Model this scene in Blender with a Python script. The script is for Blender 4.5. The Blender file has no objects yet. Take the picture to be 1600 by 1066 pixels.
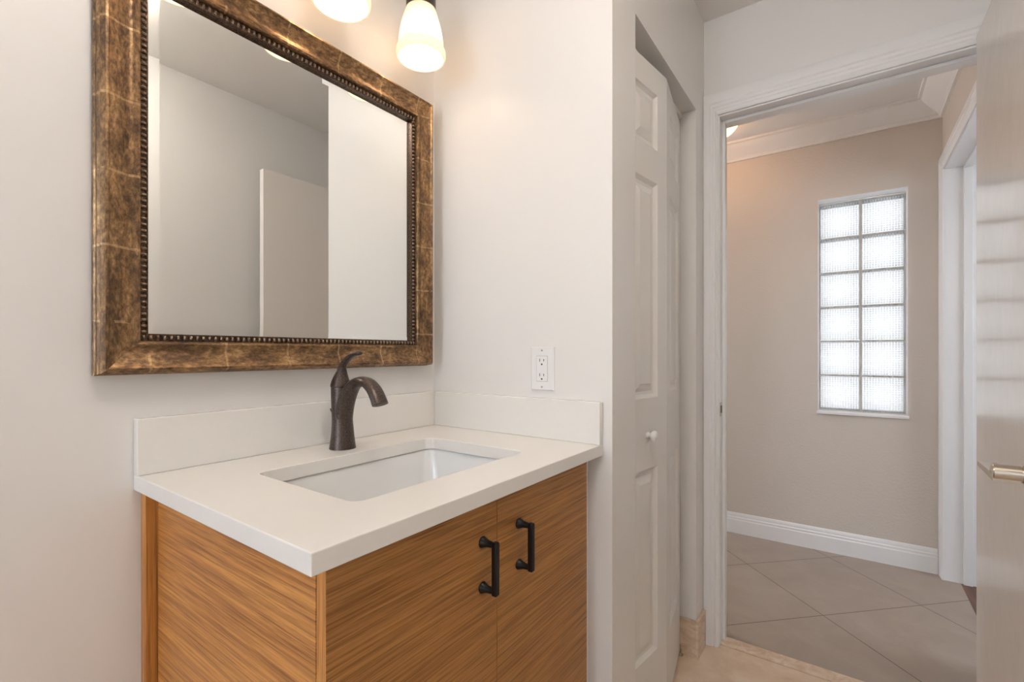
import bpy, bmesh, math, random
from mathutils import Vector, Matrix
random.seed(7)
PI = math.pi
S = bpy.context.scene
YR = -3.6; HX0 = -1.7
C = S.collection

# ------------------------------------------------------------ camera
cam_d = bpy.data.cameras.new('camera'); cam = bpy.data.objects.new('camera', cam_d); C.objects.link(cam)
cam_d.sensor_width = 36.0; cam_d.lens = 36.0 * 735.42 / 1600.0
cam_d.shift_y = 17.5 / 1600.0
cam_d.clip_start = 0.02
cam.location = (1.0672, -1.0667, 1.1408)
cam.rotation_euler = (PI / 2, 0, 0.6219)
S.camera = cam

SKY = 14.0; REAR_TINT = 0.715; BLOCK_TINT = 0.325; SIDE_TINT = 0.66; END_TINT = 0.68; SHADE_E = 0.15; BULB_E = 25.0; DOME_E = 5.0; FILL_E = 17.0
# ------------------------------------------------------------ view, world
S.view_settings.view_transform = 'Standard'; S.view_settings.look = 'None'
S.view_settings.exposure = 0.13; S.view_settings.gamma = 1.0; S.view_settings.use_curve_mapping = False
W = bpy.data.worlds.new('sky'); S.world = W; W.use_nodes = True
bg = W.node_tree.nodes['Background']
bg.inputs[0].default_value = (0.86, 0.94, 1.05, 1); bg.inputs[1].default_value = SKY

def portal(name, loc, rot, sx, sy):
    l = bpy.data.lights.new(name, 'AREA'); l.shape = 'RECTANGLE'; l.size = sx; l.size_y = sy
    l.cycles.is_portal = True
    o = bpy.data.objects.new(name, l); o.location = loc; o.rotation_euler = rot; C.objects.link(o)
# daylight openings: bathroom window behind the camera, glass blocks in the hall, added side room and hall end windows
portal('daylight_portal', (0.55, YR - 0.12, 1.52), (-PI / 2, 0, PI), 1.05, 1.5)
portal('daylight_portal', (1.12, 2.42, 1.4), (-PI / 2, 0, 0), 0.42, 1.25)
portal('daylight_portal', (HX0 - 0.12, 1.6, 1.4), (0, -PI / 2, 0), 1.3, 0.9)
portal('daylight_portal', (3.42, 1.2, 1.4), (0, PI / 2, 0), 1.3, 1.3)

# ------------------------------------------------------------ material helpers
def newmat(name, col=(0.8, 0.8, 0.8), rough=0.5, metal=0.0, spec=0.5, coat=0.0):
    m = bpy.data.materials.new(name); m.use_nodes = True
    b = m.node_tree.nodes['Principled BSDF']
    b.inputs['Base Color'].default_value = (*col, 1); b.inputs['Roughness'].default_value = rough
    b.inputs['Metallic'].default_value = metal; b.inputs['Specular IOR Level'].default_value = spec
    b.inputs['Coat Weight'].default_value = coat
    return m, m.node_tree, b
def N(nt, t, **kw):
    n = nt.nodes.new(t)
    for k, v in kw.items(): setattr(n, k, v)
    return n
def coords(nt, scale=(1, 1, 1), rot=(0, 0, 0), loc=(0, 0, 0), kind='Object'):
    tc = N(nt, 'ShaderNodeTexCoord'); mp = N(nt, 'ShaderNodeMapping')
    mp.inputs['Scale'].default_value = scale; mp.inputs['Rotation'].default_value = rot; mp.inputs['Location'].default_value = loc
    nt.links.new(tc.outputs[kind], mp.inputs[0]); return mp.outputs[0]
def noise(nt, vec, scale, detail=4, rough=0.5, dist=0.0):
    n = N(nt, 'ShaderNodeTexNoise'); n.inputs['Scale'].default_value = scale
    n.inputs['Detail'].default_value = detail; n.inputs['Roughness'].default_value = rough; n.inputs['Distortion'].default_value = dist
    nt.links.new(vec, n.inputs['Vector']); return n.outputs['Fac']
def ramp(nt, fac, stops):
    r = N(nt, 'ShaderNodeValToRGB'); e = r.color_ramp.elements
    while len(e) < len(stops): e.new(0.5)
    for i, (p, c) in enumerate(stops):
        e[i].position = p; e[i].color = (*c, 1) if len(c) == 3 else c
    nt.links.new(fac, r.inputs[0]); return r.outputs[0]
def bump(nt, h, b, strength=0.2, dist=0.002):
    n = N(nt, 'ShaderNodeBump'); n.inputs['Strength'].default_value = strength; n.inputs['Distance'].default_value = dist
    nt.links.new(h, n.inputs['Height']); nt.links.new(n.outputs[0], b.inputs['Normal'])
def math_(nt, op, a, b=None, c=None):
    n = N(nt, 'ShaderNodeMath', operation=op)
    for i, v in enumerate((a, b, c)):
        if v is None: continue
        if isinstance(v, (int, float)): n.inputs[i].default_value = v
        else: nt.links.new(v, n.inputs[i])
    return n.outputs[0]
def mixc(nt, fac, a, b, mode='MIX'):
    n = N(nt, 'ShaderNodeMix', data_type='RGBA', blend_type=mode)
    for sock, v in ((n.inputs[0], fac), (n.inputs[6], a), (n.inputs[7], b)):
        if isinstance(v, (int, float)): sock.default_value = v
        elif isinstance(v, tuple): sock.default_value = (*v, 1)
        else: nt.links.new(v, sock)
    return n.outputs[2]

def paint(name, col, rough, bscale, bstr, bdist=0.001, spec=0.5):
    m, nt, b = newmat(name, col, rough, spec=spec)
    v = coords(nt)
    bump(nt, noise(nt, v, bscale, 3, 0.55), b, bstr, bdist); return m
M = {}
M['wall'] = paint('wall_paint', (0.80, 0.77, 0.735), 0.38, 55, 0.08)
M['ceiling'] = paint('ceiling_paint', (0.88, 0.84, 0.795), 0.7, 60, 0.15)
M['hallwall'] = paint('textured_wall_paint', (0.68, 0.60, 0.52), 0.55, 95, 0.55, 0.003)
M['trim'] = paint('trim_paint', (0.86, 0.84, 0.82), 0.28, 30, 0.015)
M['bifold'] = paint('bifold_paint', (0.79, 0.765, 0.72), 0.35, 90, 0.08)

m, nt, b = newmat('glossy_door_paint', (0.88, 0.82, 0.765), 0.12)
v = coords(nt, (1, 1, 1)); n1 = noise(nt, v, 9, 2, 0.5)
v2 = coords(nt, (1, 14, 1)); n2 = noise(nt, v2, 18, 3, 0.5)
h = math_(nt, 'ADD', math_(nt, 'MULTIPLY', n1, 1.0), math_(nt, 'MULTIPLY', n2, 0.12)); bump(nt, h, b, 0.10, 0.01); M['leaf'] = m

def wood(name, long_axis, seed):
    m, nt, b = newmat(name, (0.4, 0.2, 0.08), 0.42)
    sc = {'X': (0.9, 26, 26), 'Y': (26, 0.9, 26), 'Z': (26, 26, 0.9)}[long_axis]
    v = coords(nt, sc, loc=(seed, seed * 2, seed))
    a = noise(nt, v, 2.2, 6, 0.62, 0.15)
    sc2 = {'X': (5, 260, 260), 'Y': (260, 5, 260), 'Z': (260, 260, 5)}[long_axis]
    f = noise(nt, coords(nt, sc2, loc=(seed, 0, seed)), 1.6, 4, 0.6)
    c1 = ramp(nt, a, [(0.30, (0.35, 0.145, 0.037)), (0.46, (0.44, 0.196, 0.053)), (0.60, (0.50, 0.237, 0.067)), (0.75, (0.40, 0.173, 0.045))])
    c2 = ramp(nt, f, [(0.34, (0.50, 0.44, 0.38)), (0.52, (1, 1, 1)), (0.7, (1.0, 1.0, 1.0))])
    g_ = noise(nt, coords(nt, tuple(v_ * 0.55 for v_ in sc2), loc=(0, seed, 1)), 1.3, 5, 0.7)
    c3 = ramp(nt, g_, [(0.40, (0.66, 0.60, 0.54)), (0.52, (1, 1, 1)), (0.7, (1.06, 1.06, 1.0))])
    cc = mixc(nt, 0.9, mixc(nt, 0.8, c1, c2, 'MULTIPLY'), c3, 'MULTIPLY')
    if long_axis != 'Y': cc = mixc(nt, 1.0, cc, (1.36, 1.30, 1.18), 'MULTIPLY')  # same teak as the front, lightened: daylight on the side put into the colour
    nt.links.new(cc, b.inputs['Base Color'])
    bump(nt, f, b, 0.12, 0.0006); return m
M['wood_x'] = wood('teak_veneer_side_lit', 'X', 3.1); M['wood_y'] = wood('teak_veneer_front', 'Y', 7.7); M['wood_z'] = wood('teak_edge_banding', 'Z', 1.3)
m, nt, b = newmat('cabinet_inside', (0.55, 0.45, 0.33), 0.6); M['inside'] = m

m, nt, b = newmat('white_quartz', (0.80, 0.77, 0.73), 0.22)
c = ramp(nt, noise(nt, coords(nt), 90, 2), [(0.3, (0.825, 0.795, 0.75)), (0.7, (0.835, 0.805, 0.76))]); nt.links.new(c, b.inputs['Base Color']); M['quartz'] = m
m, nt, b = newmat('white_porcelain', (0.82, 0.82, 0.81), 0.08, coat=0.5); M['porcelain'] = m
m, nt, b = newmat('chrome', (0.75, 0.74, 0.72), 0.12, 1.0); M['chrome'] = m
m, nt, b = newmat('satin_nickel', (0.62, 0.56, 0.48), 0.24, 1.0); M['nickel'] = m
m, nt, b = newmat('oil_rubbed_bronze', (0.05, 0.036, 0.03), 0.36, 0.6)
c = ramp(nt, noise(nt, coords(nt), 420, 3, 0.7), [(0.38, (0.038, 0.027, 0.024)), (0.62, (0.125, 0.090, 0.075)), (0.75, (0.20, 0.14, 0.11))]); nt.links.new(c, b.inputs['Base Color']); M['bronze'] = m
m, nt, b = newmat('black_iron', (0.012, 0.010, 0.010), 0.38, 0.4); M['iron'] = m
m, nt, b = newmat('white_plastic', (0.85, 0.83, 0.82), 0.25); M['plastic'] = m
m, nt, b = newmat('slot_black', (0.02, 0.02, 0.02), 0.6); M['slot'] = m
m, nt, b = newmat('silvered_glass', (0.83, 0.84, 0.82), 0.0, 1.0); M['mirror'] = m

def frame_mat(name, axis):
    m, nt, b = newmat(name, (0.3, 0.17, 0.07), 0.34, 0.72)
    sc = {'Y': (1, 0.5, 1), 'Z': (1, 1, 0.5)}[axis]
    big = noise(nt, coords(nt, sc), 30, 6, 0.68, 0.25)
    fine = noise(nt, coords(nt, sc, loc=(3, 1, 2)), 170, 5, 0.7, 0.3)
    s = math_(nt, 'ADD', math_(nt, 'MULTIPLY', big, 0.5), math_(nt, 'MULTIPLY', fine, 0.5))
    c1 = ramp(nt, s, [(0.37, (0.065, 0.040, 0.028)), (0.46, (0.150, 0.086, 0.044)), (0.55, (0.30, 0.172, 0.080)), (0.68, (0.60, 0.39, 0.19))])
    tc = N(nt, 'ShaderNodeTexCoord'); sp = N(nt, 'ShaderNodeSeparateXYZ'); nt.links.new(tc.outputs['Object'], sp.inputs[0])
    w = noise(nt, coords(nt), 30, 3, 0.6)
    q = math_(nt, 'ADD', math_(nt, 'MULTIPLY', sp.outputs[axis], 1 / 0.130), math_(nt, 'MULTIPLY', w, 0.035))
    d = math_(nt, 'ABSOLUTE', math_(nt, 'SUBTRACT', math_(nt, 'FRACT', math_(nt, 'ADD', q, 40.3)), 0.5))
    patch = math_(nt, 'GREATER_THAN', noise(nt, coords(nt, loc=(5, 5, 5)), 45, 3, 0.6), 0.44)
    seam = math_(nt, 'MULTIPLY', math_(nt, 'LESS_THAN', d, 0.017), math_(nt, 'MULTIPLY', patch, math_(nt, 'MULTIPLY', fine, 0.75)))
    nt.links.new(mixc(nt, seam, c1, (0.72, 0.48, 0.24)), b.inputs['Base Color'])
    r = ramp(nt, fine, [(0.3, (0.5, 0.5, 0.5)), (0.7, (0.27, 0.27, 0.27))]); nt.links.new(r, b.inputs['Roughness'])
    bump(nt, fine, b, 0.25, 0.001); return m
M['frame_h'] = frame_mat('gilded_bronze_rail', 'Y'); M['frame_v'] = frame_mat('gilded_bronze_stile', 'Z')
m, nt, b = newmat('dark_beading', (0.055, 0.035, 0.024), 0.3, 0.7)
c = ramp(nt, noise(nt, coords(nt), 300, 3, 0.7), [(0.4, (0.030, 0.018, 0.012)), (0.65, (0.16, 0.095, 0.055))]); nt.links.new(c, b.inputs['Base Color']); M['bead'] = m

m, nt, b = newmat('ribbed_beading', (0.30, 0.20, 0.13), 0.30, 0.65)
c = ramp(nt, noise(nt, coords(nt), 300, 3, 0.7), [(0.4, (0.17, 0.11, 0.075)), (0.65, (0.42, 0.30, 0.21))]); nt.links.new(c, b.inputs['Base Color']); M['rib'] = m
def tilemat(name, cols, grout, origin, angle, side, gw, rough, nscale):
    m, nt, b = newmat(name, cols[1], rough)
    tc = N(nt, 'ShaderNodeTexCoord'); mp = N(nt, 'ShaderNodeMapping', vector_type='TEXTURE')
    mp.inputs['Location'].default_value = (*origin, 0); mp.inputs['Rotation'].default_value = (0, 0, angle); mp.inputs['Scale'].default_value = (side, side, 1)
    nt.links.new(tc.outputs['Object'], mp.inputs[0]); sp = N(nt, 'ShaderNodeSeparateXYZ'); nt.links.new(mp.outputs[0], sp.inputs[0])
    ds = []
    for ax in 'XY':
        f = math_(nt, 'FRACT', math_(nt, 'ADD', sp.outputs[ax], 50.5))
        ds.append(math_(nt, 'ABSOLUTE', math_(nt, 'SUBTRACT', f, 0.5)))
    g = math_(nt, 'LESS_THAN', math_(nt, 'MINIMUM', ds[0], ds[1]), gw / side / 2)
    n = noise(nt, coords(nt), nscale, 6, 0.65, 0.6)
    c = ramp(nt, n, [(0.32, cols[0]), (0.52, cols[1]), (0.70, cols[2])])
    nt.links.new(mixc(nt, g, c, grout), b.inputs['Base Color']); return m
M['hallfloor'] = tilemat('grey_porcelain_tile', [(0.36, 0.285, 0.228), (0.39, 0.312, 0.252), (0.42, 0.34, 0.277)], (0.085, 0.07, 0.055), (0.9743, 1.376), PI / 4, 0.502, 0.0035, 0.42, 5)
M['trav'] = tilemat('travertine_tile', [(0.70, 0.52, 0.37), (0.78, 0.60, 0.44), (0.85, 0.69, 0.54)], (0.42, 0.33, 0.24), (0.45, 0.29), 0, 0.61, 0.003, 0.35, 9)
m, nt, b = newmat('travertine_stone', (0.6, 0.46, 0.33), 0.45)
c = ramp(nt, noise(nt, coords(nt, (1, 1, 2.5)), 22, 6, 0.7, 0.8), [(0.33, (0.58, 0.42, 0.29)), (0.5, (0.72, 0.55, 0.40)), (0.68, (0.82, 0.69, 0.56))]); nt.links.new(c, b.inputs['Base Color']); M['stone'] = m
m, nt, b = newmat('brown_wood_floor', (0.12, 0.045, 0.02), 0.35)
c = ramp(nt, noise(nt, coords(nt, (20, 1, 1)), 3, 5), [(0.35, (0.09, 0.03, 0.015)), (0.65, (0.17, 0.07, 0.03))]); nt.links.new(c, b.inputs['Base Color']); M['brownfloor'] = m

# glass block: translucent white glass with a pressed diamond lattice
m = bpy.data.materials.new('prismatic_glass_block'); m.use_nodes = True; nt = m.node_tree; nt.nodes.clear()
out = N(nt, 'ShaderNodeOutputMaterial')
tr = N(nt, 'ShaderNodeBsdfTransparent'); tl = N(nt, 'ShaderNodeBsdfTranslucent'); gl = N(nt, 'ShaderNodeBsdfGlossy'); gl.inputs['Roughness'].default_value = 0.08
tr.inputs[0].default_value = (BLOCK_TINT, BLOCK_TINT * 0.97, BLOCK_TINT * 0.93, 1); tl.inputs[0].default_value = (BLOCK_TINT * 1.05, BLOCK_TINT * 1.03, BLOCK_TINT * 1.0, 1)
tc = N(nt, 'ShaderNodeTexCoord'); sp = N(nt, 'ShaderNodeSeparateXYZ'); nt.links.new(tc.outputs['Object'], sp.inputs[0])
u = math_(nt, 'SINE', math_(nt, 'MULTIPLY', math_(nt, 'ADD', sp.outputs['X'], sp.outputs['Z']), 2 * PI / 0.025))
w = math_(nt, 'SINE', math_(nt, 'MULTIPLY', math_(nt, 'SUBTRACT', sp.outputs['X'], sp.outputs['Z']), 2 * PI / 0.025))
lat = math_(nt, 'MULTIPLY', u, w)
fac = ramp(nt, math_(nt, 'MULTIPLY_ADD', lat, 0.5, 0.5), [(0.0, (1, 1, 1)), (0.25, (0.92, 0.92, 0.92)), (0.50, (0.42, 0.42, 0.42)), (1.0, (0.32, 0.32, 0.32))])
mx = N(nt, 'ShaderNodeMixShader'); nt.links.new(fac, mx.inputs[0]); nt.links.new(tr.outputs[0], mx.inputs[1]); nt.links.new(tl.outputs[0], mx.inputs[2])
bp = N(nt, 'ShaderNodeBump'); bp.inputs['Strength'].default_value = 0.6; bp.inputs['Distance'].default_value = 0.003
nt.links.new(lat, bp.inputs['Height']); nt.links.new(bp.outputs[0], gl.inputs['Normal'])
m2 = N(nt, 'ShaderNodeMixShader'); m2.inputs[0].default_value = 0.06
nt.links.new(mx.outputs[0], m2.inputs[1]); nt.links.new(gl.outputs[0], m2.inputs[2]); nt.links.new(m2.outputs[0], out.inputs[0]); M['block'] = m
m, nt, b = newmat('grey_mortar', (0.68, 0.65, 0.60), 0.8); M['mortar'] = m
# frosted pane
for key, tint in (('pane', REAR_TINT), ('pane_side', SIDE_TINT), ('pane_end', END_TINT)):
  m = bpy.data.materials.new('frosted_pane'); m.use_nodes = True; nt = m.node_tree; nt.nodes.clear()
  out = N(nt, 'ShaderNodeOutputMaterial'); tr = N(nt, 'ShaderNodeBsdfTransparent'); tl = N(nt, 'ShaderNodeBsdfTranslucent'); mx = N(nt, 'ShaderNodeMixShader')
  cool = (0.985, 1.0, 1.015) if key == 'pane' else (1, 1, 1)
  tr.inputs[0].default_value = (tint * cool[0], tint, tint * cool[2], 1); tl.inputs[0].default_value = tr.inputs[0].default_value
  v = coords(nt); f = ramp(nt, noise(nt, v, 60, 3), [(0.3, (0.5, 0.5, 0.5)), (0.7, (0.65, 0.65, 0.65))])
  nt.links.new(f, mx.inputs[0]); nt.links.new(tr.outputs[0], mx.inputs[1]); nt.links.new(tl.outputs[0], mx.inputs[2]); nt.links.new(mx.outputs[0], out.inputs[0])
  M[key] = m
def lampglass(name, col, strength, tcol):
    m = bpy.data.materials.new(name); m.use_nodes = True; nt = m.node_tree; nt.nodes.clear()
    out = N(nt, 'ShaderNodeOutputMaterial'); tl = N(nt, 'ShaderNodeBsdfTranslucent'); df = N(nt, 'ShaderNodeBsdfDiffuse'); em = N(nt, 'ShaderNodeEmission')
    tl.inputs[0].default_value = (*tcol, 1); df.inputs[0].default_value = (*tcol, 1)
    em.inputs[0].default_value = (*col, 1); em.inputs[1].default_value = strength
    mx = N(nt, 'ShaderNodeMixShader'); mx.inputs[0].default_value = 0.45
    nt.links.new(tl.outputs[0], mx.inputs[1]); nt.links.new(df.outputs[0], mx.inputs[2])
    ad = N(nt, 'ShaderNodeAddShader'); nt.links.new(mx.outputs[0], ad.inputs[0]); nt.links.new(em.outputs[0], ad.inputs[1]); nt.links.new(ad.outputs[0], out.inputs[0])
    return m
M['shade'] = lampglass('opal_glass_shade', (1.0, 0.76, 0.52), SHADE_E, (0.80, 0.74, 0.66))
M['dome'] = lampglass('warm_glass_dome', (1.0, 0.56, 0.26), DOME_E, (0.9, 0.8, 0.6))
m = bpy.data.materials.new('lit_bulb'); m.use_nodes = True; nt = m.node_tree; nt.nodes.clear()
out = N(nt, 'ShaderNodeOutputMaterial'); em = N(nt, 'ShaderNodeEmission'); em.inputs[0].default_value = (1.0, 0.80, 0.58, 1); em.inputs[1].default_value = BULB_E
nt.links.new(em.outputs[0], out.inputs[0]); M['bulb'] = m

# ------------------------------------------------------------ mesh helpers
def box(bm, x0, x1, y0, y1, z0, z1):
    vs = [bm.verts.new(p) for p in ((x0, y0, z0), (x1, y0, z0), (x1, y1, z0), (x0, y1, z0), (x0, y0, z1), (x1, y0, z1), (x1, y1, z1), (x0, y1, z1))]
    for f in ((0, 3, 2, 1), (4, 5, 6, 7), (0, 1, 5, 4), (1, 2, 6, 5), (2, 3, 7, 6), (3, 0, 4, 7)): bm.faces.new([vs[i] for i in f])
def obj(name, bm, mat, parent=None, bevel=0, smooth=False, seg=2, loc=None, autosmooth=None):
    bmesh.ops.recalc_face_normals(bm, faces=bm.faces[:])
    me = bpy.data.meshes.new(name); bm.to_mesh(me); bm.free()
    for mm in (mat if isinstance(mat, list) else [mat]): me.materials.append(mm)
    o = bpy.data.objects.new(name, me); C.objects.link(o)
    if parent: o.parent = parent
    if smooth or autosmooth:
        for p in me.polygons: p.use_smooth = True
        if autosmooth:
            me.set_sharp_from_angle(angle=math.radians(autosmooth))
    if bevel:
        md = o.modifiers.new('bevel', 'BEVEL'); md.width = bevel; md.segments = seg; md.limit_method = 'ANGLE'; md.angle_limit = 0.6; md.harden_normals = False
    return o
def boxes(name, lst, mat, parent=None, bevel=0):
    bm = bmesh.new()
    for b_ in lst: box(bm, *b_)
    return obj(name, bm, mat, parent, bevel)
def struct(o): o['kind'] = 'structure'; return o
def thing(name, label, cat, loc=(0, 0, 0), group=None):
    o = bpy.data.objects.new(name, None); C.objects.link(o); o.empty_display_size = 0.05
    o['label'] = label; o['category'] = cat
    if group: o['group'] = group
    # children are built in world coordinates
    return o
def loft(bm, rings, closed_ring=True, cap=True):
    R = [[bm.verts.new(p) for p in r] for r in rings]
    n = len(R[0])
    for a, b_ in zip(R, R[1:]):
        for i in range(n if closed_ring else n - 1):
            j = (i + 1) % n; bm.faces.new((a[i], a[j], b_[j], b_[i]))
    if cap:
        bm.faces.new(R[0][::-1]); bm.faces.new(R[-1])
    return R
def circle(c, r, n=32, ux=(1, 0, 0), uy=(0, 1, 0), ry=None):
    ry = r if ry is None else ry; ux = Vector(ux); uy = Vector(uy); c = Vector(c)
    return [c + ux * (r * math.cos(2 * PI * i / n)) + uy * (ry * math.sin(2 * PI * i / n)) for i in range(n)]
def lathe(bm, cx, cy, prof, n=48, cap=False):
    loft(bm, [circle((cx, cy, z), r, n) for r, z in prof], True, cap)
def smoothpath(pts, k=6):
    # catmull-rom through tuples of any length
    out = []; P = [pts[0]] + list(pts) + [pts[-1]]
    for i in range(1, len(P) - 2):
        for t in range(k):
            t /= k; a, b_, c_, d = P[i - 1], P[i], P[i + 1], P[i + 2]
            out.append(tuple(0.5 * ((2 * q) + (-p + r) * t + (2 * p - 5 * q + 4 * r - s) * t * t + (-p + 3 * q - 3 * r + s) * t ** 3) for p, q, r, s in zip(a, b_, c_, d)))
    out.append(tuple(pts[-1])); return out
def sweep_xz(bm, y, pts, n=28):
    # pts: (x, z, thickness radius, y radius) swept in the XZ plane
    rings = []
    for i, (x, z, rt, ry) in enumerate(pts):
        a = pts[max(i - 1, 0)]; b_ = pts[min(i + 1, len(pts) - 1)]
        t = Vector((b_[0] - a[0], 0, b_[1] - a[1])).normalized(); nrm = Vector((-t.z, 0, t.x))
        rings.append(circle((x, y, z), rt, n, nrm, (0, 1, 0), ry))
    loft(bm, rings)
def rrect(x0, x1, y0, y1, r, z, n=8):
    P = []
    for cx_, cy_, a0 in ((x1 - r, y1 - r, 0), (x0 + r, y1 - r, PI / 2), (x0 + r, y0 + r, PI), (x1 - r, y0 + r, 3 * PI / 2)):
        for i in range(n + 1):
            a = a0 + PI / 2 * i / n; P.append((cx_ + r * math.cos(a), cy_ + r * math.sin(a), z))
    return P
def prism_along(bm, prof, axis, a0, a1, miter0=0, miter1=0):
    # prof: (out, up) points; axis function maps (t, out, up)->xyz ; miter shifts ends by k*out
    loft(bm, [[axis(a0 + miter0 * o_, o_, u_) for o_, u_ in prof], [axis(a1 + miter1 * o_, o_, u_) for o_, u_ in prof]])

# ------------------------------------------------------------ dimensions
WB = 0.6011; D = 0.8837; D2 = 1.0; H = 2.18; ZB = 2.44; XR = 1.456; XO = 1.485; HX0 = -1.7
# ------------------------------------------------------------ room shell
struct(boxes('floor', [(-0.02, XO, YR, 0.90, -0.05, 0.0)], M['trav']))
struct(boxes('floor', [(HX0, 1.514, 0.96, H, -0.05, 0.0)], M['hallfloor']))
struct(boxes('floor', [(1.514, 3.4, 0.0, H, -0.05, 0.0)], M['brownfloor']))
struct(boxes('ceiling', [(-0.1, XO + 0.1, YR - 0.1, D + 0.05, ZB, ZB + 0.1)], M['ceiling']))
struct(boxes('ceiling', [(HX0 - 0.1, 3.5, D + 0.05, H + 0.2, ZB, ZB + 0.1), (XO + 0.1, 3.5, -0.1, D + 0.05, ZB, ZB + 0.1)], M['ceiling']))
struct(boxes('wall_left', [(-0.1, 0, YR - 0.1, 0.0, 0, ZB)], M['wall']))
struct(boxes('wall_alcove', [(-0.1, WB - 0.09, 0, 0.09, 0, ZB), (WB - 0.09, WB, 0, 0.151, 0, ZB)], M['wall']))
CY1 = 0.7653; CZ = 2.049
struct(boxes('wall_closet', [(WB - 0.09, WB, 0.151, CY1, CZ, ZB), (WB - 0.09, WB, CY1, D, 0, ZB), (-0.1, 0.0, 0.09, D, 0, ZB)], M['wall']))
JX0, JX1, JZ = 0.655, 1.412, 2.052
struct(boxes('wall_door_side', [(HX0, JX0 - 0.02, D, D2 - 0.001, 0, ZB), (JX1 + 0.02, XO + 0.1, D, D2 - 0.001, 0, ZB), (JX0 - 0.02, JX1 + 0.02, D, D2 - 0.001, JZ + 0.02, ZB)], M['wall']))
struct(boxes('wall_right', [(XO, XO + 0.1, YR - 0.1, D, 0, ZB)], M['wall']))
bw = (0.05, 1.05, 0.80, 2.25)
def holed_wall_y(name, x0, x1, y0, y1, hole, mat):
    a, b_, c_, d = hole
    return struct(boxes(name, [(x0, a, y0, y1, 0, ZB), (b_, x1, y0, y1, 0, ZB), (a, b_, y0, y1, 0, c_), (a, b_, y0, y1, d, ZB)], mat))
holed_wall_y('wall_rear', -0.1, XO + 0.1, YR - 0.1, YR, bw, M['wall'])
wx0, wx1, wz0, wz1 = 0.9185, 1.3199, 0.7988, 2.0194
holed_wall_y('wall_hall_far', HX0, XR, H, H + 0.2, (wx0, wx1, wz0, wz1), M['hallwall'])
struct(boxes('wall_hall_end', [(HX0 - 0.1, HX0, D, 1.2, 0, ZB), (HX0 - 0.1, HX0, 2.0, H + 0.2, 0, ZB), (HX0 - 0.1, HX0, 1.2, 2.0, 0, 0.8), (HX0 - 0.1, HX0, 1.2, 2.0, 2.05, ZB)], M['hallwall']))
# hall side wall with doorway into the side room
dy0, dy1, dz = 1.25, 2.105, 2.055
struct(boxes('wall_hall_right', [(XR, XR + 0.12, D2, dy0 - 0.02, 0, ZB), (XR, XR + 0.12, dy1 + 0.015, H + 0.2, 0, ZB), (XR, XR + 0.12, dy0 - 0.02, dy1 + 0.015, dz + 0.015, ZB)], M['hallwall']))
struct(boxes('wall_side_room', [(XR + 0.12, 3.4, H, H + 0.1, 0, ZB), (XO + 0.1, 3.4, -0.1, 0.0, 0, ZB),
    (3.3, 3.4, 0, 0.6, 0, ZB), (3.3, 3.4, 1.8, H, 0, ZB), (3.3, 3.4, 0.6, 1.8, 0, 0.8), (3.3, 3.4, 0.6, 1.8, 2.05, ZB)], M['wall']))

# ------------------------------------------------------------ windows
w1 = struct(boxes('window_1', [(wx0 + 0.002, wx1 - 0.002, H + 0.088, H + 0.16, wz0 + 0.002, wz1 - 0.002)], M['mortar']))
# mortar lattice instead of a solid slab
me = w1.data; bm = bmesh.new()
BZ = [0.8034 + 0.2004 * i for i in range(7)]; BX = [wx0 + 0.002, 1.1195, wx1 - 0.002]
g = 0.0042
for z in BZ: box(bm, BX[0], BX[2], H + 0.084, H + 0.16, z - g, z + g)
for x, gg in ((BX[0] + 0.003, 0.0024), (BX[1], 0.0058), (BX[2] - 0.003, 0.0024)):
    for z in BZ[:-1]: box(bm, x - gg, x + gg, H + 0.084, H + 0.16, z + g, z + 0.2004 - g)
bm.to_mesh(me); bm.free()
for i in range(2):
    for k in range(6):
        bm = bmesh.new(); x0 = BX[i] + (0.0055 if i == 0 else 0.0060); x1 = BX[i + 1] - (0.0060 if i == 0 else 0.0055)
        z0 = BZ[k] + g + 0.0003; z1 = BZ[k + 1] - g - 0.0003
        box(bm, x0, x1, H + 0.080, H + 0.158, z0, z1)
        obj('glass_block', bm, M['block'], w1, 0.004)
o = boxes('sill', [(wx0 - 0.004, wx1 + 0.004, H - 0.014, H + 0.08, wz0 - 0.012, wz0 + 0.003)], M['trim'], w1, 0.002)
# white painted reveal liner
bm = bmesh.new()
for b_ in ((wx0, wx0 + 0.003, H + 0.0, H + 0.08, wz0 + .003, wz1), (wx1 - 0.003, wx1, H, H + 0.08, wz0 + .003, wz1), (wx0 + .003, wx1 - .003, H, H + 0.08, wz1 - 0.003, wz1)): box(bm, *b_)
obj('reveal', bm, M['trim'], w1)
w2 = struct(boxes('window_2', [(bw[0], bw[1], YR - 0.09, YR - 0.04, bw[2], bw[2] + 0.04), (bw[0], bw[1], YR - 0.09, YR - 0.04, bw[3] - 0.04, bw[3]),
    (bw[0], bw[0] + 0.04, YR - 0.09, YR - 0.04, bw[2] + .04, bw[3] - .04), (bw[1] - 0.04, bw[1], YR - 0.09, YR - 0.04, bw[2] + .04, bw[3] - .04)], M['trim']))
boxes('pane', [(bw[0] + .04, bw[1] - .04, YR - 0.068, YR - 0.062, bw[2] + .04, bw[3] - .04)], M['pane'], w2)
w3 = struct(boxes('added_window_3', [(3.32, 3.37, 0.6, 1.8, 0.8, 0.84), (3.32, 3.37, 0.6, 1.8, 2.01, 2.05), (3.32, 3.37, 0.6, 0.64, 0.84, 2.01), (3.32, 3.37, 1.76, 1.8, 0.84, 2.01), (3.32, 3.37, 1.18, 1.22, 0.84, 2.01)], M['trim']))  # unseen side room window, added to light the hall
boxes('pane', [(3.343, 3.347, 0.64, 1.18, .84, 2.01), (3.343, 3.347, 1.22, 1.76, .84, 2.01)], M['pane_side'], w3)

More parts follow.
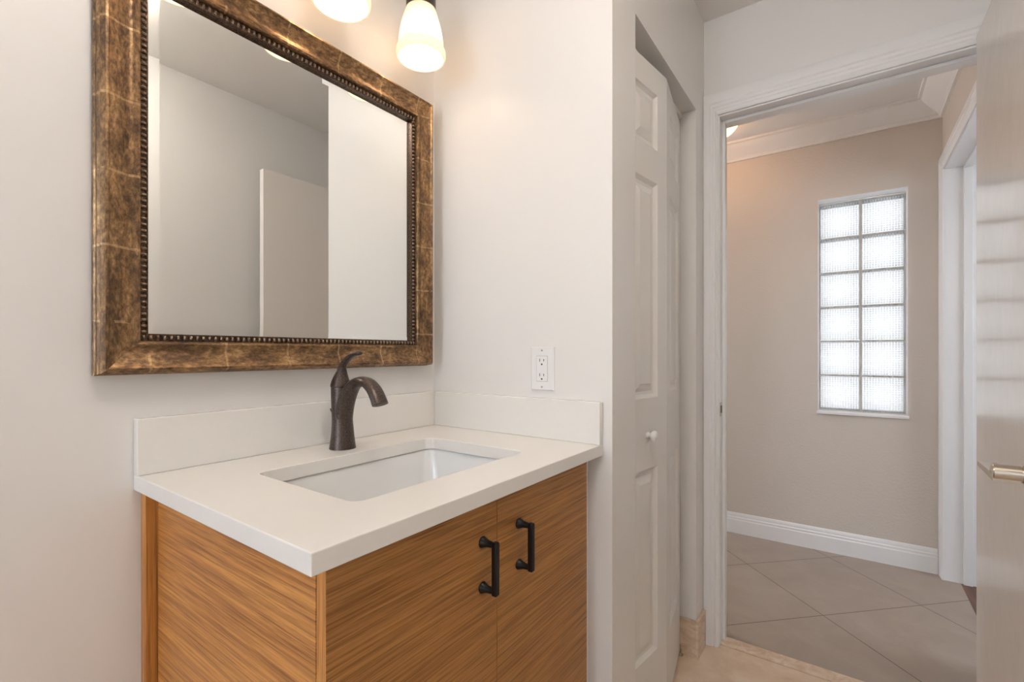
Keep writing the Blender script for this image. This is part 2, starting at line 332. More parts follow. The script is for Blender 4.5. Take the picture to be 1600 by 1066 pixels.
w4 = struct(boxes('added_window_4', [(HX0 - 0.07, HX0 - 0.02, 1.2, 2.0, 0.8, 0.84), (HX0 - 0.07, HX0 - 0.02, 1.2, 2.0, 2.01, 2.05), (HX0 - 0.07, HX0 - 0.02, 1.2, 1.24, 0.84, 2.01), (HX0 - 0.07, HX0 - 0.02, 1.96, 2.0, 0.84, 2.01)], M['trim']))  # unseen hall end window, added to brighten the hall and door leaf
boxes('pane', [(HX0 - 0.047, HX0 - 0.043, 1.24, 1.96, 0.84, 2.01)], M['pane_end'], w4)

# ------------------------------------------------------------ door casing + jamb (bathroom doorway)
CAS = [(0, 0), (0.009, 0), (0.012, 0.004), (0.015, 0.010), (0.011, 0.016), (0.011, 0.022), (0.0145, 0.026), (0.0145, 0.034), (0.018, 0.038), (0.018, 0.062), (0.014, 0.069), (0, 0.069)]
def casing(bm, inner0, inner1, top, ax_pt, w=None):
    # legs and a mitred head; ax_pt(t, out, z) maps to world.  CAS: (out, away from opening)
    k = 1 if w is None else w / 0.069
    P = [(o_, u_ * k) for o_, u_ in CAS]
    k2 = 1.0
    loft(bm, [[ax_pt(inner0 - u_, o_, 0.0) for o_, u_ in P], [ax_pt(inner0 - u_, o_, top + u_) for o_, u_ in P]])
    loft(bm, [[ax_pt(inner1 + u_, o_, 0.0) for o_, u_ in P], [ax_pt(inner1 + u_, o_, top + u_) for o_, u_ in P]])
    loft(bm, [[ax_pt(inner0 - u_, o_, top + u_) for o_, u_ in P], [ax_pt(inner1 + u_, o_, top + u_) for o_, u_ in P]])
bm = bmesh.new()
# left leg is squeezed against the closet wall corner: custom widths
k = 0.0535 / 0.069
P = CAS
def bp_(x, o_, z): return (x, D - o_, z)
L = [(o_, u_ * k) for o_, u_ in P]
top = JZ + 0.006; i0 = JX0; i1 = JX1 - 0.001; WT = 0.085 / 0.069
Tt = [(o_, u_ * WT) for o_, u_ in P]
loft(bm, [[bp_(i0 - u_, o_, 0.0) for o_, u_ in L], [bp_(i0 - u_, o_, top + t_) for (o_, u_), (_, t_) in zip(L, Tt)]])
loft(bm, [[bp_(i1 + u_, o_, 0.0) for o_, u_ in P], [bp_(i1 + u_, o_, top + t_) for (o_, u_), (_, t_) in zip(P, Tt)]])
loft(bm, [[bp_(i0 - u_, o_, top + t_) for (o_, u_), (_, t_) in zip(L, Tt)], [bp_(i1 + u_, o_, top + t_) for (o_, u_), (_, t_) in zip(P, Tt)]])
t1 = struct(obj('trim_1', bm, M['trim'], autosmooth=25))
boxes('jamb', [(JX0 - 0.02, JX0 + 0.004, D - 0.002, D2 + 0.002, 0, JZ + 0.02), (JX1, JX1 + 0.02, D - 0.002, D2 + 0.002, 0, JZ + 0.02), (JX0 + 0.004, JX1, D - 0.002, D2 + 0.002, JZ, JZ + 0.02)], M['trim'], t1, 0.0015)
boxes('door_stop', [(JX0 + 0.004, JX0 + 0.015, 0.925, 0.962, 0, JZ), (JX1 - 0.011, JX1, 0.925, 0.962, 0, JZ), (JX0 + 0.015, JX1 - 0.011, 0.925, 0.962, JZ - 0.011, JZ)], M['trim'], t1, 0.002)
sp_ = boxes('strike_plate', [(JX0 + 0.003, JX0 + 0.0062, 0.884, 0.918, 0.893, 0.945)], M['nickel'], t1, 0.001)
boxes('latch_hole', [(JX0 + 0.005, JX0 + 0.0067, 0.893, 0.908, 0.905, 0.933)], M['slot'], sp_)
sp_['label'] = 'small brushed metal strike plate'
# hall side casing of the bathroom doorway
bm = bmesh.new(); casing(bm, JX0, JX1, JZ + 0.006, lambda t, o_, z: (t, D2 + o_, z), 0.042); struct(obj('trim_2', bm, M['trim'], autosmooth=25))
# side room doorway casing, jamb
bm = bmesh.new()
k = (H - 0.003 - dy1) / 0.069
LP = [(o_, u_ * k) for o_, u_ in CAS]
ax = lambda y, o_, z: (XR - o_, y, z)
loft(bm, [[ax(dy1 + u_, o_, 0.0) for o_, u_ in LP], [ax(dy1 + u_, o_, dz + 0.004 + t_) for (o_, u_), (_, t_) in zip(LP, CAS)]])
loft(bm, [[ax(dy0 - u_, o_, 0.0) for o_, u_ in CAS], [ax(dy0 - u_, o_, dz + 0.004 + u_) for o_, u_ in CAS]])
loft(bm, [[ax(dy0 - u_, o_, dz + 0.004 + u_) for o_, u_ in CAS], [ax(dy1 + u_, o_, dz + 0.004 + t_) for (o_, u_), (_, t_) in zip(LP, CAS)]])
t3 = struct(obj('trim_3', bm, M['trim'], autosmooth=25))
boxes('jamb', [(XR - 0.002, XR + 0.122, dy1, dy1 + 0.015, 0, dz + 0.015), (XR - 0.002, XR + 0.122, dy0 - 0.02, dy0, 0, dz + 0.015), (XR - 0.002, XR + 0.122, dy0, dy1, dz, dz + 0.015)], M['trim'], t3, 0.0015)
boxes('door_stop', [(XR + 0.066, XR + 0.1, dy1 - 0.011, dy1, 0, dz - 0.011), (XR + 0.066, XR + 0.1, dy0, dy0 + 0.011, 0, dz - 0.011), (XR + 0.066, XR + 0.1, dy0, dy1, dz - 0.011, dz)], M['trim'], t3, 0.002)
# saddle between the floors
bm = bmesh.new()
loft(bm, [[(x, 0.90, -0.04), (x, 0.90, 0.003), (x, 0.908, 0.009), (x, 0.952, 0.009), (x, 0.96, 0.003), (x, 0.96, -0.04)] for x in (JX0 + 0.004, JX1)])
struct(obj('trim_4', bm, M['stone']))

# ------------------------------------------------------------ crown and baseboards in the hall
CR = [(0, 0), (0.012, 0.0), (0.014, 0.010), (0.020, 0.014), (0.020, 0.020), (0.026, 0.024), (0.040, 0.034), (0.066, 0.052), (0.086, 0.070), (0.092, 0.080), (0.104, 0.082), (0.106, 0.0945), (0, 0.0945)]
cz0 = ZB - 0.095
bm = bmesh.new()
inner = lambda o_: (HX0 + o_, XR - o_, D2 + o_, H - o_)
R4 = []
for c_ in range(4):
    ring = []
    for o_, u_ in CR:
        x0, x1, y0, y1 = inner(o_); ring.append(((x0, y0), (x1, y0), (x1, y1), (x0, y1))[c_] + (cz0 + u_,))
    R4.append([bm.verts.new(p) for p in ring])
for a in range(4):
    A, B = R4[a], R4[(a + 1) % 4]
    for i in range(len(CR)): j = (i + 1) % len(CR); bm.faces.new((A[i], A[j], B[j], B[i]))
struct(obj('trim_5', bm, M['ceiling'], autosmooth=25))
BB = [(0, 0), (0.014, 0), (0.014, 0.082), (0.011, 0.088), (0.011, 0.098), (0.0075, 0.104), (0.0075, 0.116), (0.003, 0.127), (0, 0.127)]
bm = bmesh.new(); loft(bm, [[(x, H - o_, u_) for o_, u_ in BB] for x in (HX0, XR - 0.0195)])
struct(obj('baseboard_hall_far', bm, M['trim'], autosmooth=25))
bm = bmesh.new(); loft(bm, [[(XR - o_, y, u_) for o_, u_ in BB] for y in (D2 + 0.001, dy0 - 0.07)])
struct(obj('baseboard_hall_right', bm, M['trim'], autosmooth=25))
# travertine base tiles in the bathroom
bt_ = 0.0113; bh_ = 0.136
bm = bmesh.new(); box(bm, WB - 0.078, WB, CY1 - bt_, CY1, 0, bh_); box(bm, WB, WB + bt_, CY1 - bt_, D - 0.0185, 0, bh_)
struct(obj('baseboard_closet', bm, M['stone'], bevel=0.0012))
struct(boxes('baseboard_left', [(0, bt_, YR + 0.002, -0.772, 0, bh_)], M['stone'], bevel=0.0012))
struct(boxes('baseboard_alcove', [(0.58, WB + bt_, -bt_, 0, 0, bh_), (WB, WB + bt_, 0, 0.148, 0, bh_)], M['stone'], bevel=0.0012))
struct(boxes('baseboard_right', [(XO - bt_, XO, YR + 0.002, D - 0.002, 0, bh_)], M['stone'], bevel=0.0012))

# ------------------------------------------------------------ bathroom door leaf (open 90 degrees)
LX = 1.372; LY0, LY1 = 0.135, 0.8615
d1 = struct(boxes('door_1', [(LX, LX + 0.035, LY0, LY1, 0.012, 2.0709)], M['leaf'], bevel=0.0012))
ZL = 0.912
bm = bmesh.new(); loft(bm, [circle((x, 0.200, ZL), r, 40, (0, 1, 0), (0, 0, 1)) for x, r in ((LX - 0.0005, 0.031), (LX - 0.008, 0.031), (LX - 0.0095, 0.029))]); ros = obj('rosette', bm, M['nickel'], d1, autosmooth=30)
bm = bmesh.new()
loft(bm, [circle((x, 0.200, ZL), r, 36, (0, 1, 0), (0, 0, 1)) for x, r in ((LX - 0.010, 0.0165), (LX - 0.043, 0.0165), (LX - 0.0432, 0.0140), (LX - 0.0452, 0.0140), (LX - 0.0455, 0.0155), (1.2900, 0.0155), (1.2885, 0.0145))])
loft(bm, [[(xa, y, z0), (xb, y, z0), (xb, y, z1), (xa, y, z1)] for y, xa, xb, z0, z1 in ((0.188, 1.2875, 1.325, ZL - 0.0145, ZL - 0.002), (0.214, 1.2865, 1.323, ZL - 0.0120, ZL + 0.000), (0.300, 1.2845, 1.3125, ZL - 0.0070, ZL + 0.0015))])
lev = obj('lever_handle', bm, M['nickel'], d1, autosmooth=30); lev['label'] = 'brushed nickel lever handle'
for z in (0.25, 1.05, 1.85):
    bm = bmesh.new(); loft(bm, [circle((LX + 0.042, LY1 + 0.003, zz), 0.0055, 16) for zz in (z - 0.045, z + 0.045)]); obj('hinge', bm, M['nickel'], d1, autosmooth=30)

# ------------------------------------------------------------ bifold closet door
d2 = bpy.data.objects.new('door_2', None); C.objects.link(d2); struct(d2)
PA, PF, PE = Vector((0.5615, 0.156, 0)), Vector((0.5985, 0.425, 0)), Vector((0.548, 0.742, 0))
ZD0, ZD1 = 0.018, 2.004
def bileaf(a, b_, mirror):
    d = (b_ - a); L = d.length; t = d.normalized(); nrm = Vector((t.y, -t.x, 0))  # towards room (+X)
    def pt(s, z, o_): p = a + t * s + nrm * o_; return (p.x, p.y, z)
    bm = bmesh.new()
    th = 0.030
    st = 0.062; s0, s1 = st, L - st
    pans = [(0.235, 0.795), (1.005, 1.655), (1.755, 1.925)]
    # body back and edges
    def quad(pts): bm.faces.new([bm.verts.new(p) for p in pts])
    quad([pt(0, ZD0, -th), pt(L, ZD0, -th), pt(L, ZD1, -th), pt(0, ZD1, -th)])
    quad([pt(0, ZD0, 0), pt(0, ZD1, 0), pt(0, ZD1, -th), pt(0, ZD0, -th)])
    quad([pt(L, ZD0, 0), pt(L, ZD1, 0), pt(L, ZD1, -th), pt(L, ZD0, -th)])
    quad([pt(0, ZD1, 0), pt(L, ZD1, 0), pt(L, ZD1, -th), pt(0, ZD1, -th)])
    quad([pt(0, ZD0, 0), pt(L, ZD0, 0), pt(L, ZD0, -th), pt(0, ZD0, -th)])
    # front stiles and rails
    quad([pt(0, ZD0, 0), pt(s0, ZD0, 0), pt(s0, ZD1, 0), pt(0, ZD1, 0)])
    quad([pt(s1, ZD0, 0), pt(L, ZD0, 0), pt(L, ZD1, 0), pt(s1, ZD1, 0)])
    zs = [ZD0] + [z for p in pans for z in p] + [ZD1]
    for i in range(0, len(zs), 2): quad([pt(s0, zs[i], 0), pt(s1, zs[i], 0), pt(s1, zs[i + 1], 0), pt(s0, zs[i + 1], 0)])
    # raised panels: sticking down, flat, bevel up to field
    for z0, z1 in pans:
        steps = [(0, 0), (0.004, -0.004), (0.011, -0.009), (0.020, -0.010), (0.040, -0.003), (0.042, -0.002)]
        steps = [(i_, o_) for i_, o_ in steps]
        rings = [[pt(s0 + i_, z0 + i_, o_), pt(s1 - i_, z0 + i_, o_), pt(s1 - i_, z1 - i_, o_), pt(s0 + i_, z1 - i_, o_)] for i_, o_ in steps]
        R = loft(bm, rings, True, False); bm.faces.new(R[-1])
    bmesh.ops.remove_doubles(bm, verts=bm.verts[:], dist=1e-5)
    return obj('door_panel', bm, M['bifold'], d2), pt
pa, pt = bileaf(PA, PF, False)
# round knob
kc = Vector(pt(0.145, 0.895, 0)); kn = Vector((PF.y - PA.y, -(PF.x - PA.x), 0)).normalized(); kt = Vector((-kn.y, kn.x, 0))
bm = bmesh.new(); loft(bm, [circle(kc + kn * o_, r, 28, kt, (0, 0, 1)) for o_, r in ((0, 0.0105), (0.004, 0.0105), (0.006, 0.0065), (0.011, 0.0065), (0.015, 0.012), (0.019, 0.0152), (0.024, 0.0158), (0.028, 0.013), (0.0305, 0.008), (0.0312, 0.002))])
obj('knob', bm, M['trim'], pa, smooth=True)
bileaf(PF + (PE - PF).normalized() * 0.003, PE, True)
bm = bmesh.new(); box(bm, 0.505, 0.56, CY1 - 0.03, CY1 - 0.003, 0.0005, 0.003); box(bm, 0.505, 0.56, CY1 - 0.006, CY1 - 0.003, 0.003, 0.045)
loft(bm, [circle((0.547, CY1 - 0.016, z), r, 16) for z, r in ((0.003, 0.006), (0.02, 0.006), (0.02, 0.0035), (0.035, 0.0035))])
o = obj('pivot_bracket', bm, M['nickel'], d2, 0.0006); o['label'] = 'small metal floor pivot bracket'
struct(boxes('trim_6', [(0.530, 0.548, 0.153, CY1 - 0.002, 2.030, CZ - 0.0005)], M['ceiling']))

# ------------------------------------------------------------ vanity cabinet
XF = 0.560; CYS = -0.740; ZCB = 0.9156 - 0.0278; ZK = 0.10
cab = thing('vanity_cabinet', 'wood bathroom vanity cabinet with two doors under a white countertop', 'cabinet')
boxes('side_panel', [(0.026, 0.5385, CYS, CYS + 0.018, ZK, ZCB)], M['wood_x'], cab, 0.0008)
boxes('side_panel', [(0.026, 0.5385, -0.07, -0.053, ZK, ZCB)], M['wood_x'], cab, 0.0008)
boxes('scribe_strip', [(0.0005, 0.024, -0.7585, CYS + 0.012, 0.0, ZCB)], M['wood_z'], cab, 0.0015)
boxes('back_panel', [(0.003, 0.012, CYS + 0.02, -0.002, ZK, ZCB)], M['inside'], cab)
boxes('bottom_panel', [(0.014, 0.5375, CYS + 0.019, -0.071, ZK, ZK + 0.018)], M['inside'], cab)
boxes('toe_kick', [(0.47, 0.486, CYS + 0.019, -0.002, 0, ZK - 0.001)], M['wood_y'], cab)
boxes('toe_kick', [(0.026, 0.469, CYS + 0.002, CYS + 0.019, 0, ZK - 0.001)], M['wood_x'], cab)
f_ = boxes('filler_strip', [(0.50, 0.537, -0.052, -0.001, ZK, ZCB)], M['trim'], cab); f_['label'] = 'pale filler strip against the wall'
YD = -0.4045
def cab_door(y0, y1, hy):
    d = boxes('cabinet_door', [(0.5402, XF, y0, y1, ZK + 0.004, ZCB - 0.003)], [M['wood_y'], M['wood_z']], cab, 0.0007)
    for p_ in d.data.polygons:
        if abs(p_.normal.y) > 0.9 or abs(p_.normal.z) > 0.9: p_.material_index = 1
    bm = bmesh.new()
    for z in (0.7415, 0.8185):
        rings = [(XF - 0.0002, 0.0100), (XF + 0.0025, 0.0100), (XF + 0.0045, 0.0088), (XF + 0.012, 0.0062), (XF + 0.022, 0.0052), (XF + 0.033, 0.0058)]
        loft(bm, [circle((x, hy, z), r, 20, (0, 1, 0), (0, 0, 1)) for x, r in rings])
    w_, zc0, zc1 = 0.0056, 0.7355, 0.8245
    box(bm, XF + 0.024, XF + 0.034, hy - w_, hy + w_, zc0, zc1)
    h_ = obj('handle', bm, M['iron'], d, 0.0018, autosmooth=40); return d
cab_door(CYS, YD - 0.0008, YD - 0.042)
cab_door(YD + 0.0008, -0.0535, YD + 0.066)

# ------------------------------------------------------------ countertop with backsplashes
CD, CL, ZC, CT, BH, BT = 0.5772, 0.7695, 0.9156, 0.0278, 0.1036, 0.020
ct = None
bm = bmesh.new()
outer = [(0.0005, -CL), (CD, -CL), (CD, -0.0005), (0.0005, -0.0005)]
hole = [(x, y) for x, y, _ in rrect(0.168, 0.468, -0.632, -0.184, 0.022, 0)]
lv = []
for z in (ZC - CT, ZC):
    vo = [bm.verts.new((x, y, z)) for x, y in outer]; vh = [bm.verts.new((x, y, z)) for x, y in hole]
    ed = [bm.edges.new((vo[i], vo[(i + 1) % 4])) for i in range(4)] + [bm.edges.new((vh[i], vh[(i + 1) % len(vh)])) for i in range(len(vh))]
    bmesh.ops.triangle_fill(bm, edges=ed, use_beauty=True); lv.append((vo, vh))
for a, b_ in zip(lv[0], lv[1]):
    for i in range(len(a)):
        j = (i + 1) % len(a); bm.faces.new((a[i], a[j], b_[j], b_[i]))
ct = obj('countertop', bm, M['quartz'], None, 0.0016)
ct['label'] = 'white quartz vanity countertop with a rectangular sink cutout and backsplash'; ct['category'] = 'countertop'
boxes('backsplash', [(0.0005, BT, -CL, -0.0005, ZC + 0.0002, ZC + BH)], M['quartz'], ct, 0.0014)
boxes('backsplash', [(BT + 0.0004, CD, -BT, -0.0005, ZC + 0.0002, ZC + BH)], M['quartz'], ct, 0.0014)

# ------------------------------------------------------------ sink basin
sk = thing('sink_basin', 'white rectangular porcelain sink set under the countertop cutout', 'sink')
bm = bmesh.new()
zt = ZC - CT - 0.0006
sx0, sx1, sy0, sy1 = 0.162, 0.474, -0.638, -0.178
prof = [(-0.022, 0.0, 0.03), (0.0, 0.0, 0.026), (0.002, -0.004, 0.026), (0.008, -0.06, 0.032), (0.016, -0.100, 0.040), (0.030, -0.124, 0.050), (0.055, -0.136, 0.055), (0.10, -0.140, 0.05)]
rings = [rrect(sx0 + i_, sx1 - i_, sy0 + i_, sy1 - i_, r, zt + z) for i_, z, r in prof]
R = loft(bm, rings, True, False)
cxs, cys_ = (sx0 + sx1) / 2, (sy0 + sy1) / 2
last = R[-1]; n_ = len(last)
dr = [bm.verts.new(Vector((cxs, cys_, zt - 0.144)) + (Vector(v_.co) - Vector((cxs, cys_, v_.co.z))).normalized() * 0.022) for v_ in last]
for v_ in dr: v_.co.z = zt - 0.144
for i in range(n_): bm.faces.new((last[i], last[(i + 1) % n_], dr[(i + 1) % n_], dr[i]))
bs_ = obj('basin', bm, M['porcelain'], sk, smooth=True)
md = bs_.modifiers.new('thick', 'SOLIDIFY'); md.thickness = 0.010; md.offset = 1.0 if False else -1.0
bm = bmesh.new(); lathe(bm, cxs, cys_, [(0.0005, zt - 0.139), (0.014, zt - 0.139), (0.017, zt - 0.142), (0.0215, zt - 0.141), (0.024, zt - 0.1425), (0.021, zt - 0.150), (0.001, zt - 0.155)], 32)
o = obj('drain', bm, M['bronze'], sk, smooth=True)

# ------------------------------------------------------------ faucet
FX, FY = 0.100, -0.400
fc = thing('bathroom_faucet', 'dark bronze single-handle faucet standing behind the sink', 'faucet')
bm = bmesh.new()
bp2 = smoothpath([(FX, ZC + 0.0002, 0.0300), (FX, ZC + 0.004, 0.0295), (FX, ZC + 0.030, 0.0262), (FX - 0.001, ZC + 0.062, 0.0238), (FX - 0.004, ZC + 0.095, 0.0228), (FX - 0.007, ZC + 0.125, 0.0222), (FX - 0.008, ZC + 0.143, 0.0218)], 5)
loft(bm, [circle((x, FY, z), r, 40) for x, z, r in bp2]); obj('body', bm, M['bronze'], fc, autosmooth=40)
bm = bmesh.new()
sweep_xz(bm, FY, smoothpath([(0.1005, 0.945, 0.0195, 0.0215), (0.1035, 0.985, 0.0190, 0.0215), (0.112, 1.020, 0.0180, 0.0212), (0.1255, 1.046, 0.0155, 0.0205), (0.143, 1.065, 0.0125, 0.0195), (0.168, 1.0745, 0.0112, 0.0188), (0.193, 1.072, 0.0112, 0.0188), (0.214, 1.0585, 0.0118, 0.0192), (0.228, 1.041, 0.0122, 0.0198), (0.236, 1.0265, 0.0125, 0.0202)], 5), 32)
sp0 = obj('spout', bm, M['bronze'], fc, autosmooth=40)
bm = bmesh.new(); xx, zz = 0.2358, 1.0262
t = Vector((0.008, 0, -0.0145)).normalized(); nn = Vector((-t.z, 0, t.x))
loft(bm, [circle(Vector((xx, FY, zz)) + t * s_, 0.009, 24, nn, (0, 1, 0), 0.013) for s_ in (0.0, 0.0008)]); obj('aerator', bm, M['bronze'], sp0)
bm = bmesh.new()
hx = FX - 0.008
loft(bm, [circle((x, FY, z), r, 36) for x, z, r in smoothpath([(hx, ZC + 0.1440, 0.0228), (hx, ZC + 0.1500, 0.0225), (hx + 0.000, ZC + 0.160, 0.0195), (hx + 0.002, ZC + 0.172, 0.0150), (hx + 0.005, ZC + 0.182, 0.0110), (hx + 0.009, ZC + 0.189, 0.0070)], 5)])
sweep_xz(bm, FY, smoothpath([(0.0935, 1.080, 0.0115, 0.0120), (0.0945, 1.094, 0.0090, 0.0110), (0.1005, 1.108, 0.0072, 0.0105), (0.113, 1.1205, 0.0062, 0.0105), (0.131, 1.1305, 0.0054, 0.0108), (0.150, 1.1365, 0.0050, 0.0105), (0.163, 1.1385, 0.0050, 0.0085), (0.1665, 1.1388, 0.0026, 0.0045)], 5), 24)
obj('lever', bm, M['bronze'], fc, autosmooth=40)
bm = bmesh.new()
loft(bm, [circle((0.0640, FY - 0.002, z), r, 16) for z, r in ((ZC + 0.0005, 0.004), (ZC + 0.006, 0.003), (ZC + 0.080, 0.0026), (ZC + 0.083, 0.0045), (ZC + 0.0890, 0.0065), (ZC + 0.0910, 0.0060))])
obj('lift_rod', bm, M['bronze'], fc, autosmooth=40)

# ------------------------------------------------------------ framed mirror
FY0, FY1, FZ0, FZ1 = -0.8290, -0.0420, 1.1000, 1.8960
mr = thing('wall_mirror', 'square wall mirror in an antique bronze and gold frame with dark beading', 'mirror')
FP = [(0.000, 0.004), (0.000, 0.012), (0.0025, 0.015), (0.0020, 0.024), (0.0050, 0.028), (0.0035, 0.036), (0.0070, 0.041), (0.0090, 0.0450), (0.0125, 0.0455), (0.0145, 0.0435), (0.019, 0.0415), (0.029, 0.0370), (0.038, 0.0335), (0.046, 0.0325), (0.051, 0.0350), (0.0555, 0.0365), (0.0598, 0.0350), (0.0615, 0.0290), (0.0615, 0.004)]
def frame_side(k):
    def corner(c_, i_):
        return ((FY0 + i_, FZ0 + i_), (FY1 - i_, FZ0 + i_), (FY1 - i_, FZ1 - i_), (FY0 + i_, FZ1 - i_))[c_]
    bm = bmesh.new(); rings = []
    for c_ in (k, (k + 1) % 4):
        rings.append([(x,) + corner(c_, i_) for i_, x in FP])
    loft(bm, rings); return bm
fr = obj('frame', frame_side(0), M['frame_h'], mr, autosmooth=35)
obj('frame', frame_side(1), M['frame_v'], mr, autosmooth=35)
obj('frame', frame_side(2), M['frame_h'], mr, autosmooth=35)
obj('frame', frame_side(3), M['frame_v'], mr, autosmooth=35)
# beading strip: backing + ribs
bm = bmesh.new(); i0_, i1_ = 0.0617, 0.0745
def ringf(i_, x): return [(x, FY0 + i_, FZ0 + i_), (x, FY1 - i_, FZ0 + i_), (x, FY1 - i_, FZ1 - i_), (x, FY0 + i_, FZ1 - i_)]
loft(bm, [ringf(i0_, 0.006), ringf(i0_, 0.0235), ringf(i1_ - 0.0028, 0.0225), ringf(i1_ - 0.0026, 0.0245), ringf(i1_, 0.0245), ringf(i1_, 0.0155), ringf(i1_, 0.006)], True, False)
def rib(cy, cz, horiz):
    hw = 0.0025; a = 0.0052
    seq = [(-1, 0.0), (-0.7, 0.75), (-0.0, 1.0), (0.7, 0.75), (1, 0.0)]
    rings = []
    for s_, e in seq:
        q = hw * s_
        pts = []
        for m_ in range(7):
            an = PI * m_ / 6; o_ = 0.0225 + 0.0058 * math.sin(an) * (0.35 + 0.65 * e); t_ = -math.cos(an) * a
            pts.append((o_, cy + q, cz + t_) if horiz else (o_, cy + t_, cz + q))
        rings.append(pts)
    loft(bm, rings, True, False)
bmc = bm; bm = bmesh.new()
pitch = 0.0107; mid = (i0_ + i1_) / 2 - 0.0008
ny = int((FY1 - FY0 - 2 * mid) / pitch); nz = int((FZ1 - FZ0 - 2 * mid) / pitch)
for i in range(ny + 1):
    y = FY0 + mid + (FY1 - FY0 - 2 * mid) * i / ny
    rib(y, FZ0 + mid, True); rib(y, FZ1 - mid, True)
for i in range(1, nz):
    z = FZ0 + mid + (FZ1 - FZ0 - 2 * mid) * i / nz
    rib(FY0 + mid, z, False); rib(FY1 - mid, z, False)
o = obj('beading', bm, M['rib'], mr, autosmooth=50); o['label'] = 'ribbed bronze beading around the glass'
o = obj('liner', bmc, M['bead'], mr, autosmooth=30); o['label'] = 'dark liner strip around the glass'
bm = bmesh.new()
iA, iB = 0.0746 - 0.004, 0.0746 + 0.020
A_ = [bm.verts.new(p) for p in ringf(iA, 0.0140)]; B_ = [bm.verts.new(p) for p in ringf(iB, 0.0152)]; Cc = [bm.verts.new(p) for p in ringf(iA, 0.009)]
for i in range(4):
    j = (i + 1) % 4; bm.faces.new((A_[i], A_[j], B_[j], B_[i])); bm.faces.new((Cc[i], Cc[j], A_[j], A_[i]))
bm.faces.new(B_); bm.faces.new(Cc)
o = obj('mirror_glass', bm, M['mirror'], mr); o['label'] = 'silvered mirror glass with a bevelled border'
# backing against the wall
boxes('backing', [(0.0008, 0.0038, FY0 + 0.01, FY1 - 0.01, FZ0 + 0.01, FZ1 - 0.01)], M['inside'], mr)

# ------------------------------------------------------------ vanity light: three opal bell shades
vl = thing('vanity_light', 'three-lamp vanity light with opal glass bell shades above the mirror', 'light fixture')
boxes('backplate', [(0.0005, 0.022, -0.50, -0.34, 2.13, 2.25)], M['bronze'], vl, 0.006)
bm = bmesh.new(); loft(bm, [circle((0.055, y, 2.205), r, 20, (1, 0, 0), (0, 0, 1)) for y, r in ((-0.715, 0.004), (-0.71, 0.009), (-0.13, 0.009), (-0.125, 0.004))])
loft(bm, [circle((x, -0.42, 2.205), 0.009, 20, (0, 1, 0), (0, 0, 1)) for x in (0.022, 0.055)])
obj('bar', bm, M['bronze'], vl, autosmooth=40)
LXC = 0.122
for ly in (-0.668, -0.4195, -0.172):
    bm = bmesh.new(); sweep_xz(bm, ly, smoothpath([(0.055, 2.205, 0.006, 0.006), (0.085, 2.212, 0.006, 0.006), (0.110, 2.196, 0.006, 0.006), (LXC, 2.165, 0.006, 0.006), (LXC, 2.135, 0.006, 0.006)], 5), 16); obj('arm', bm, M['bronze'], vl, smooth=True)
    bm = bmesh.new(); lathe(bm, LXC, ly, [(0.008, 2.142), (0.020, 2.138), (0.034, 2.118), (0.0395, 2.100), (0.0400, 2.066), (0.0384, 2.066), (0.0370, 2.098), (0.030, 2.114), (0.004, 2.13)], 40); obj('socket_cup', bm, M['bronze'], vl, autosmooth=40)
    bm = bmesh.new()
    outer_ = smoothpath([(0.0335, 2.095), (0.0370, 2.078), (0.0450, 2.052), (0.0535, 2.022), (0.0590, 1.990), (0.0612, 1.966), (0.0655, 1.958), (0.0660, 1.946), (0.0635, 1.938)], 4)
    inner_ = [(r - 0.003, z) for r, z in outer_[::-1]]
    lathe(bm, LXC, ly, outer_ + [(outer_[-1][0] - 0.0015, outer_[-1][1] - 0.001)] + inner_, 56); sh = obj('glass_shade', bm, M['shade'], vl, smooth=True)
    bm = bmesh.new(); lathe(bm, LXC, ly, [(0.001, 1.955), (0.013, 1.958), (0.023, 1.968), (0.027, 1.984), (0.024, 2.000), (0.016, 2.016), (0.013, 2.030)], 24); obj('bulb', bm, M['bulb'], sh, smooth=True)
    bm = bmesh.new(); lathe(bm, LXC, ly, [(0.0135, 2.030), (0.0135, 2.06), (0.018, 2.062), (0.018, 2.105)], 20); obj('lamp_socket', bm, M['plastic'], sh, smooth=True)

# ------------------------------------------------------------ wall outlet
wo = thing('wall_outlet', 'white rectangular double wall outlet above the countertop backsplash', 'outlet')
ox, oz = 0.4047, 1.0970
bm = bmesh.new(); loft(bm, [[(ox + a * w_, y, oz + b_ * h_) for a, b_ in ((-1, -1), (1, -1), (1, 1), (-1, 1))] for y, w_, h_ in ((-0.0005, 0.0355, 0.0578), (-0.0028, 0.0355, 0.0578), (-0.0058, 0.0325, 0.0548))])
obj('cover_plate', bm, M['plastic'], wo)
rc = boxes('receptacle', [(ox - 0.0165, ox + 0.0165, -0.0072, -0.0059, oz - 0.0335, oz + 0.0335)], M['plastic'], wo, 0.0008)
bm = bmesh.new()
for (a0, a1, b0, b1) in ((ox - 0.0173, ox - 0.0166, oz - 0.0343, oz + 0.0343), (ox + 0.0166, ox + 0.0173, oz - 0.0343, oz + 0.0343), (ox - 0.0166, ox + 0.0166, oz + 0.0336, oz + 0.0343), (ox - 0.0166, ox + 0.0166, oz - 0.0343, oz - 0.0336)): box(bm, a0, a1, -0.00605, -0.0059, b0, b1)
m, nt, b = newmat('shadow_gap', (0.35, 0.33, 0.32), 0.7); obj('gap_line', bm, m, rc)
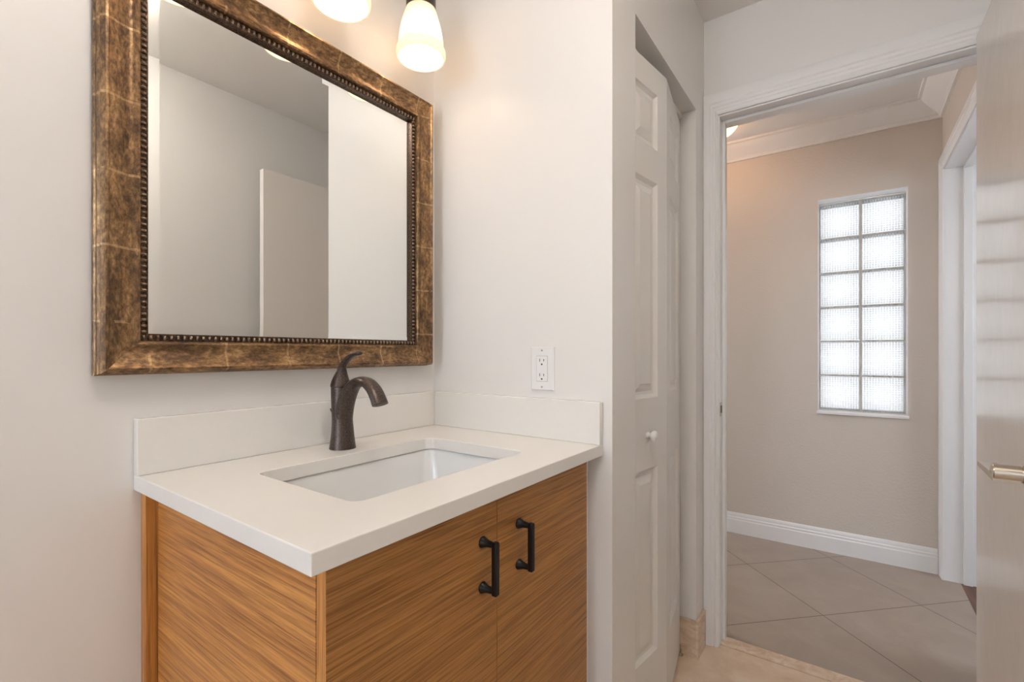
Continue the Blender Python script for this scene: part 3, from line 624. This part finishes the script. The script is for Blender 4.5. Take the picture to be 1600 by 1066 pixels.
for dz_ in (0.0195, -0.0195):
    bm = bmesh.new()
    box(bm, ox - 0.0072, ox - 0.0054, -0.00735, -0.0072, oz + dz_ - 0.001, oz + dz_ + 0.0070)
    box(bm, ox + 0.0052, ox + 0.0070, -0.00735, -0.0072, oz + dz_ - 0.000, oz + dz_ + 0.0062)
    loft(bm, [circle((ox, y, oz + dz_ - 0.0078), 0.0024, 16, (1, 0, 0), (0, 0, 1)) for y in (-0.0072, -0.00735)])
    obj('socket_holes', bm, M['slot'], rc)
for dz_ in (0.0485, -0.0485):
    bm = bmesh.new(); loft(bm, [circle((ox, y, oz + dz_), r, 16, (1, 0, 0), (0, 0, 1)) for y, r in ((-0.0057, 0.0028), (-0.0066, 0.0028), (-0.0070, 0.0018))]); obj('screw', bm, M['nickel'], wo, autosmooth=40)

# ------------------------------------------------------------ hall ceiling light
cl = thing('ceiling_light', 'glowing round glass dome light on the hall ceiling beyond the doorway', 'light fixture')
hx_, hy_ = 0.43, 1.73
bm = bmesh.new(); lathe(bm, hx_, hy_, [(0.001, ZB - 0.0005), (0.11, ZB - 0.0005), (0.11, ZB - 0.028), (0.001, ZB - 0.028)], 40); obj('canopy', bm, M['nickel'], cl, autosmooth=40)
bm = bmesh.new(); lathe(bm, hx_, hy_, smoothpath([(0.150, ZB - 0.022), (0.146, ZB - 0.040), (0.125, ZB - 0.068), (0.09, ZB - 0.090), (0.045, ZB - 0.103), (0.001, ZB - 0.106)], 4), 56); obj('glass_dome', bm, M['dome'], cl, smooth=True)

# added flush dome on the bathroom ceiling, unseen fill light behind the camera
M['fill_dome'] = lampglass('fill_light_dome', (1.0, 0.945, 0.89), FILL_E, (0.9, 0.88, 0.84))
cl = thing('ceiling_light', 'added unseen fill light, a round white dome on the bathroom ceiling behind the viewer', 'light fixture')
bm = bmesh.new(); lathe(bm, 1.0, -0.72, [(0.001, ZB - 0.0005), (0.12, ZB - 0.0005), (0.12, ZB - 0.028), (0.001, ZB - 0.028)], 40); obj('canopy', bm, M['nickel'], cl, autosmooth=40)
bm = bmesh.new(); lathe(bm, 1.0, -0.72, smoothpath([(0.170, ZB - 0.022), (0.166, ZB - 0.042), (0.140, ZB - 0.074), (0.10, ZB - 0.096), (0.05, ZB - 0.110), (0.001, ZB - 0.113)], 4), 56); obj('glass_dome', bm, M['fill_dome'], cl, smooth=True)
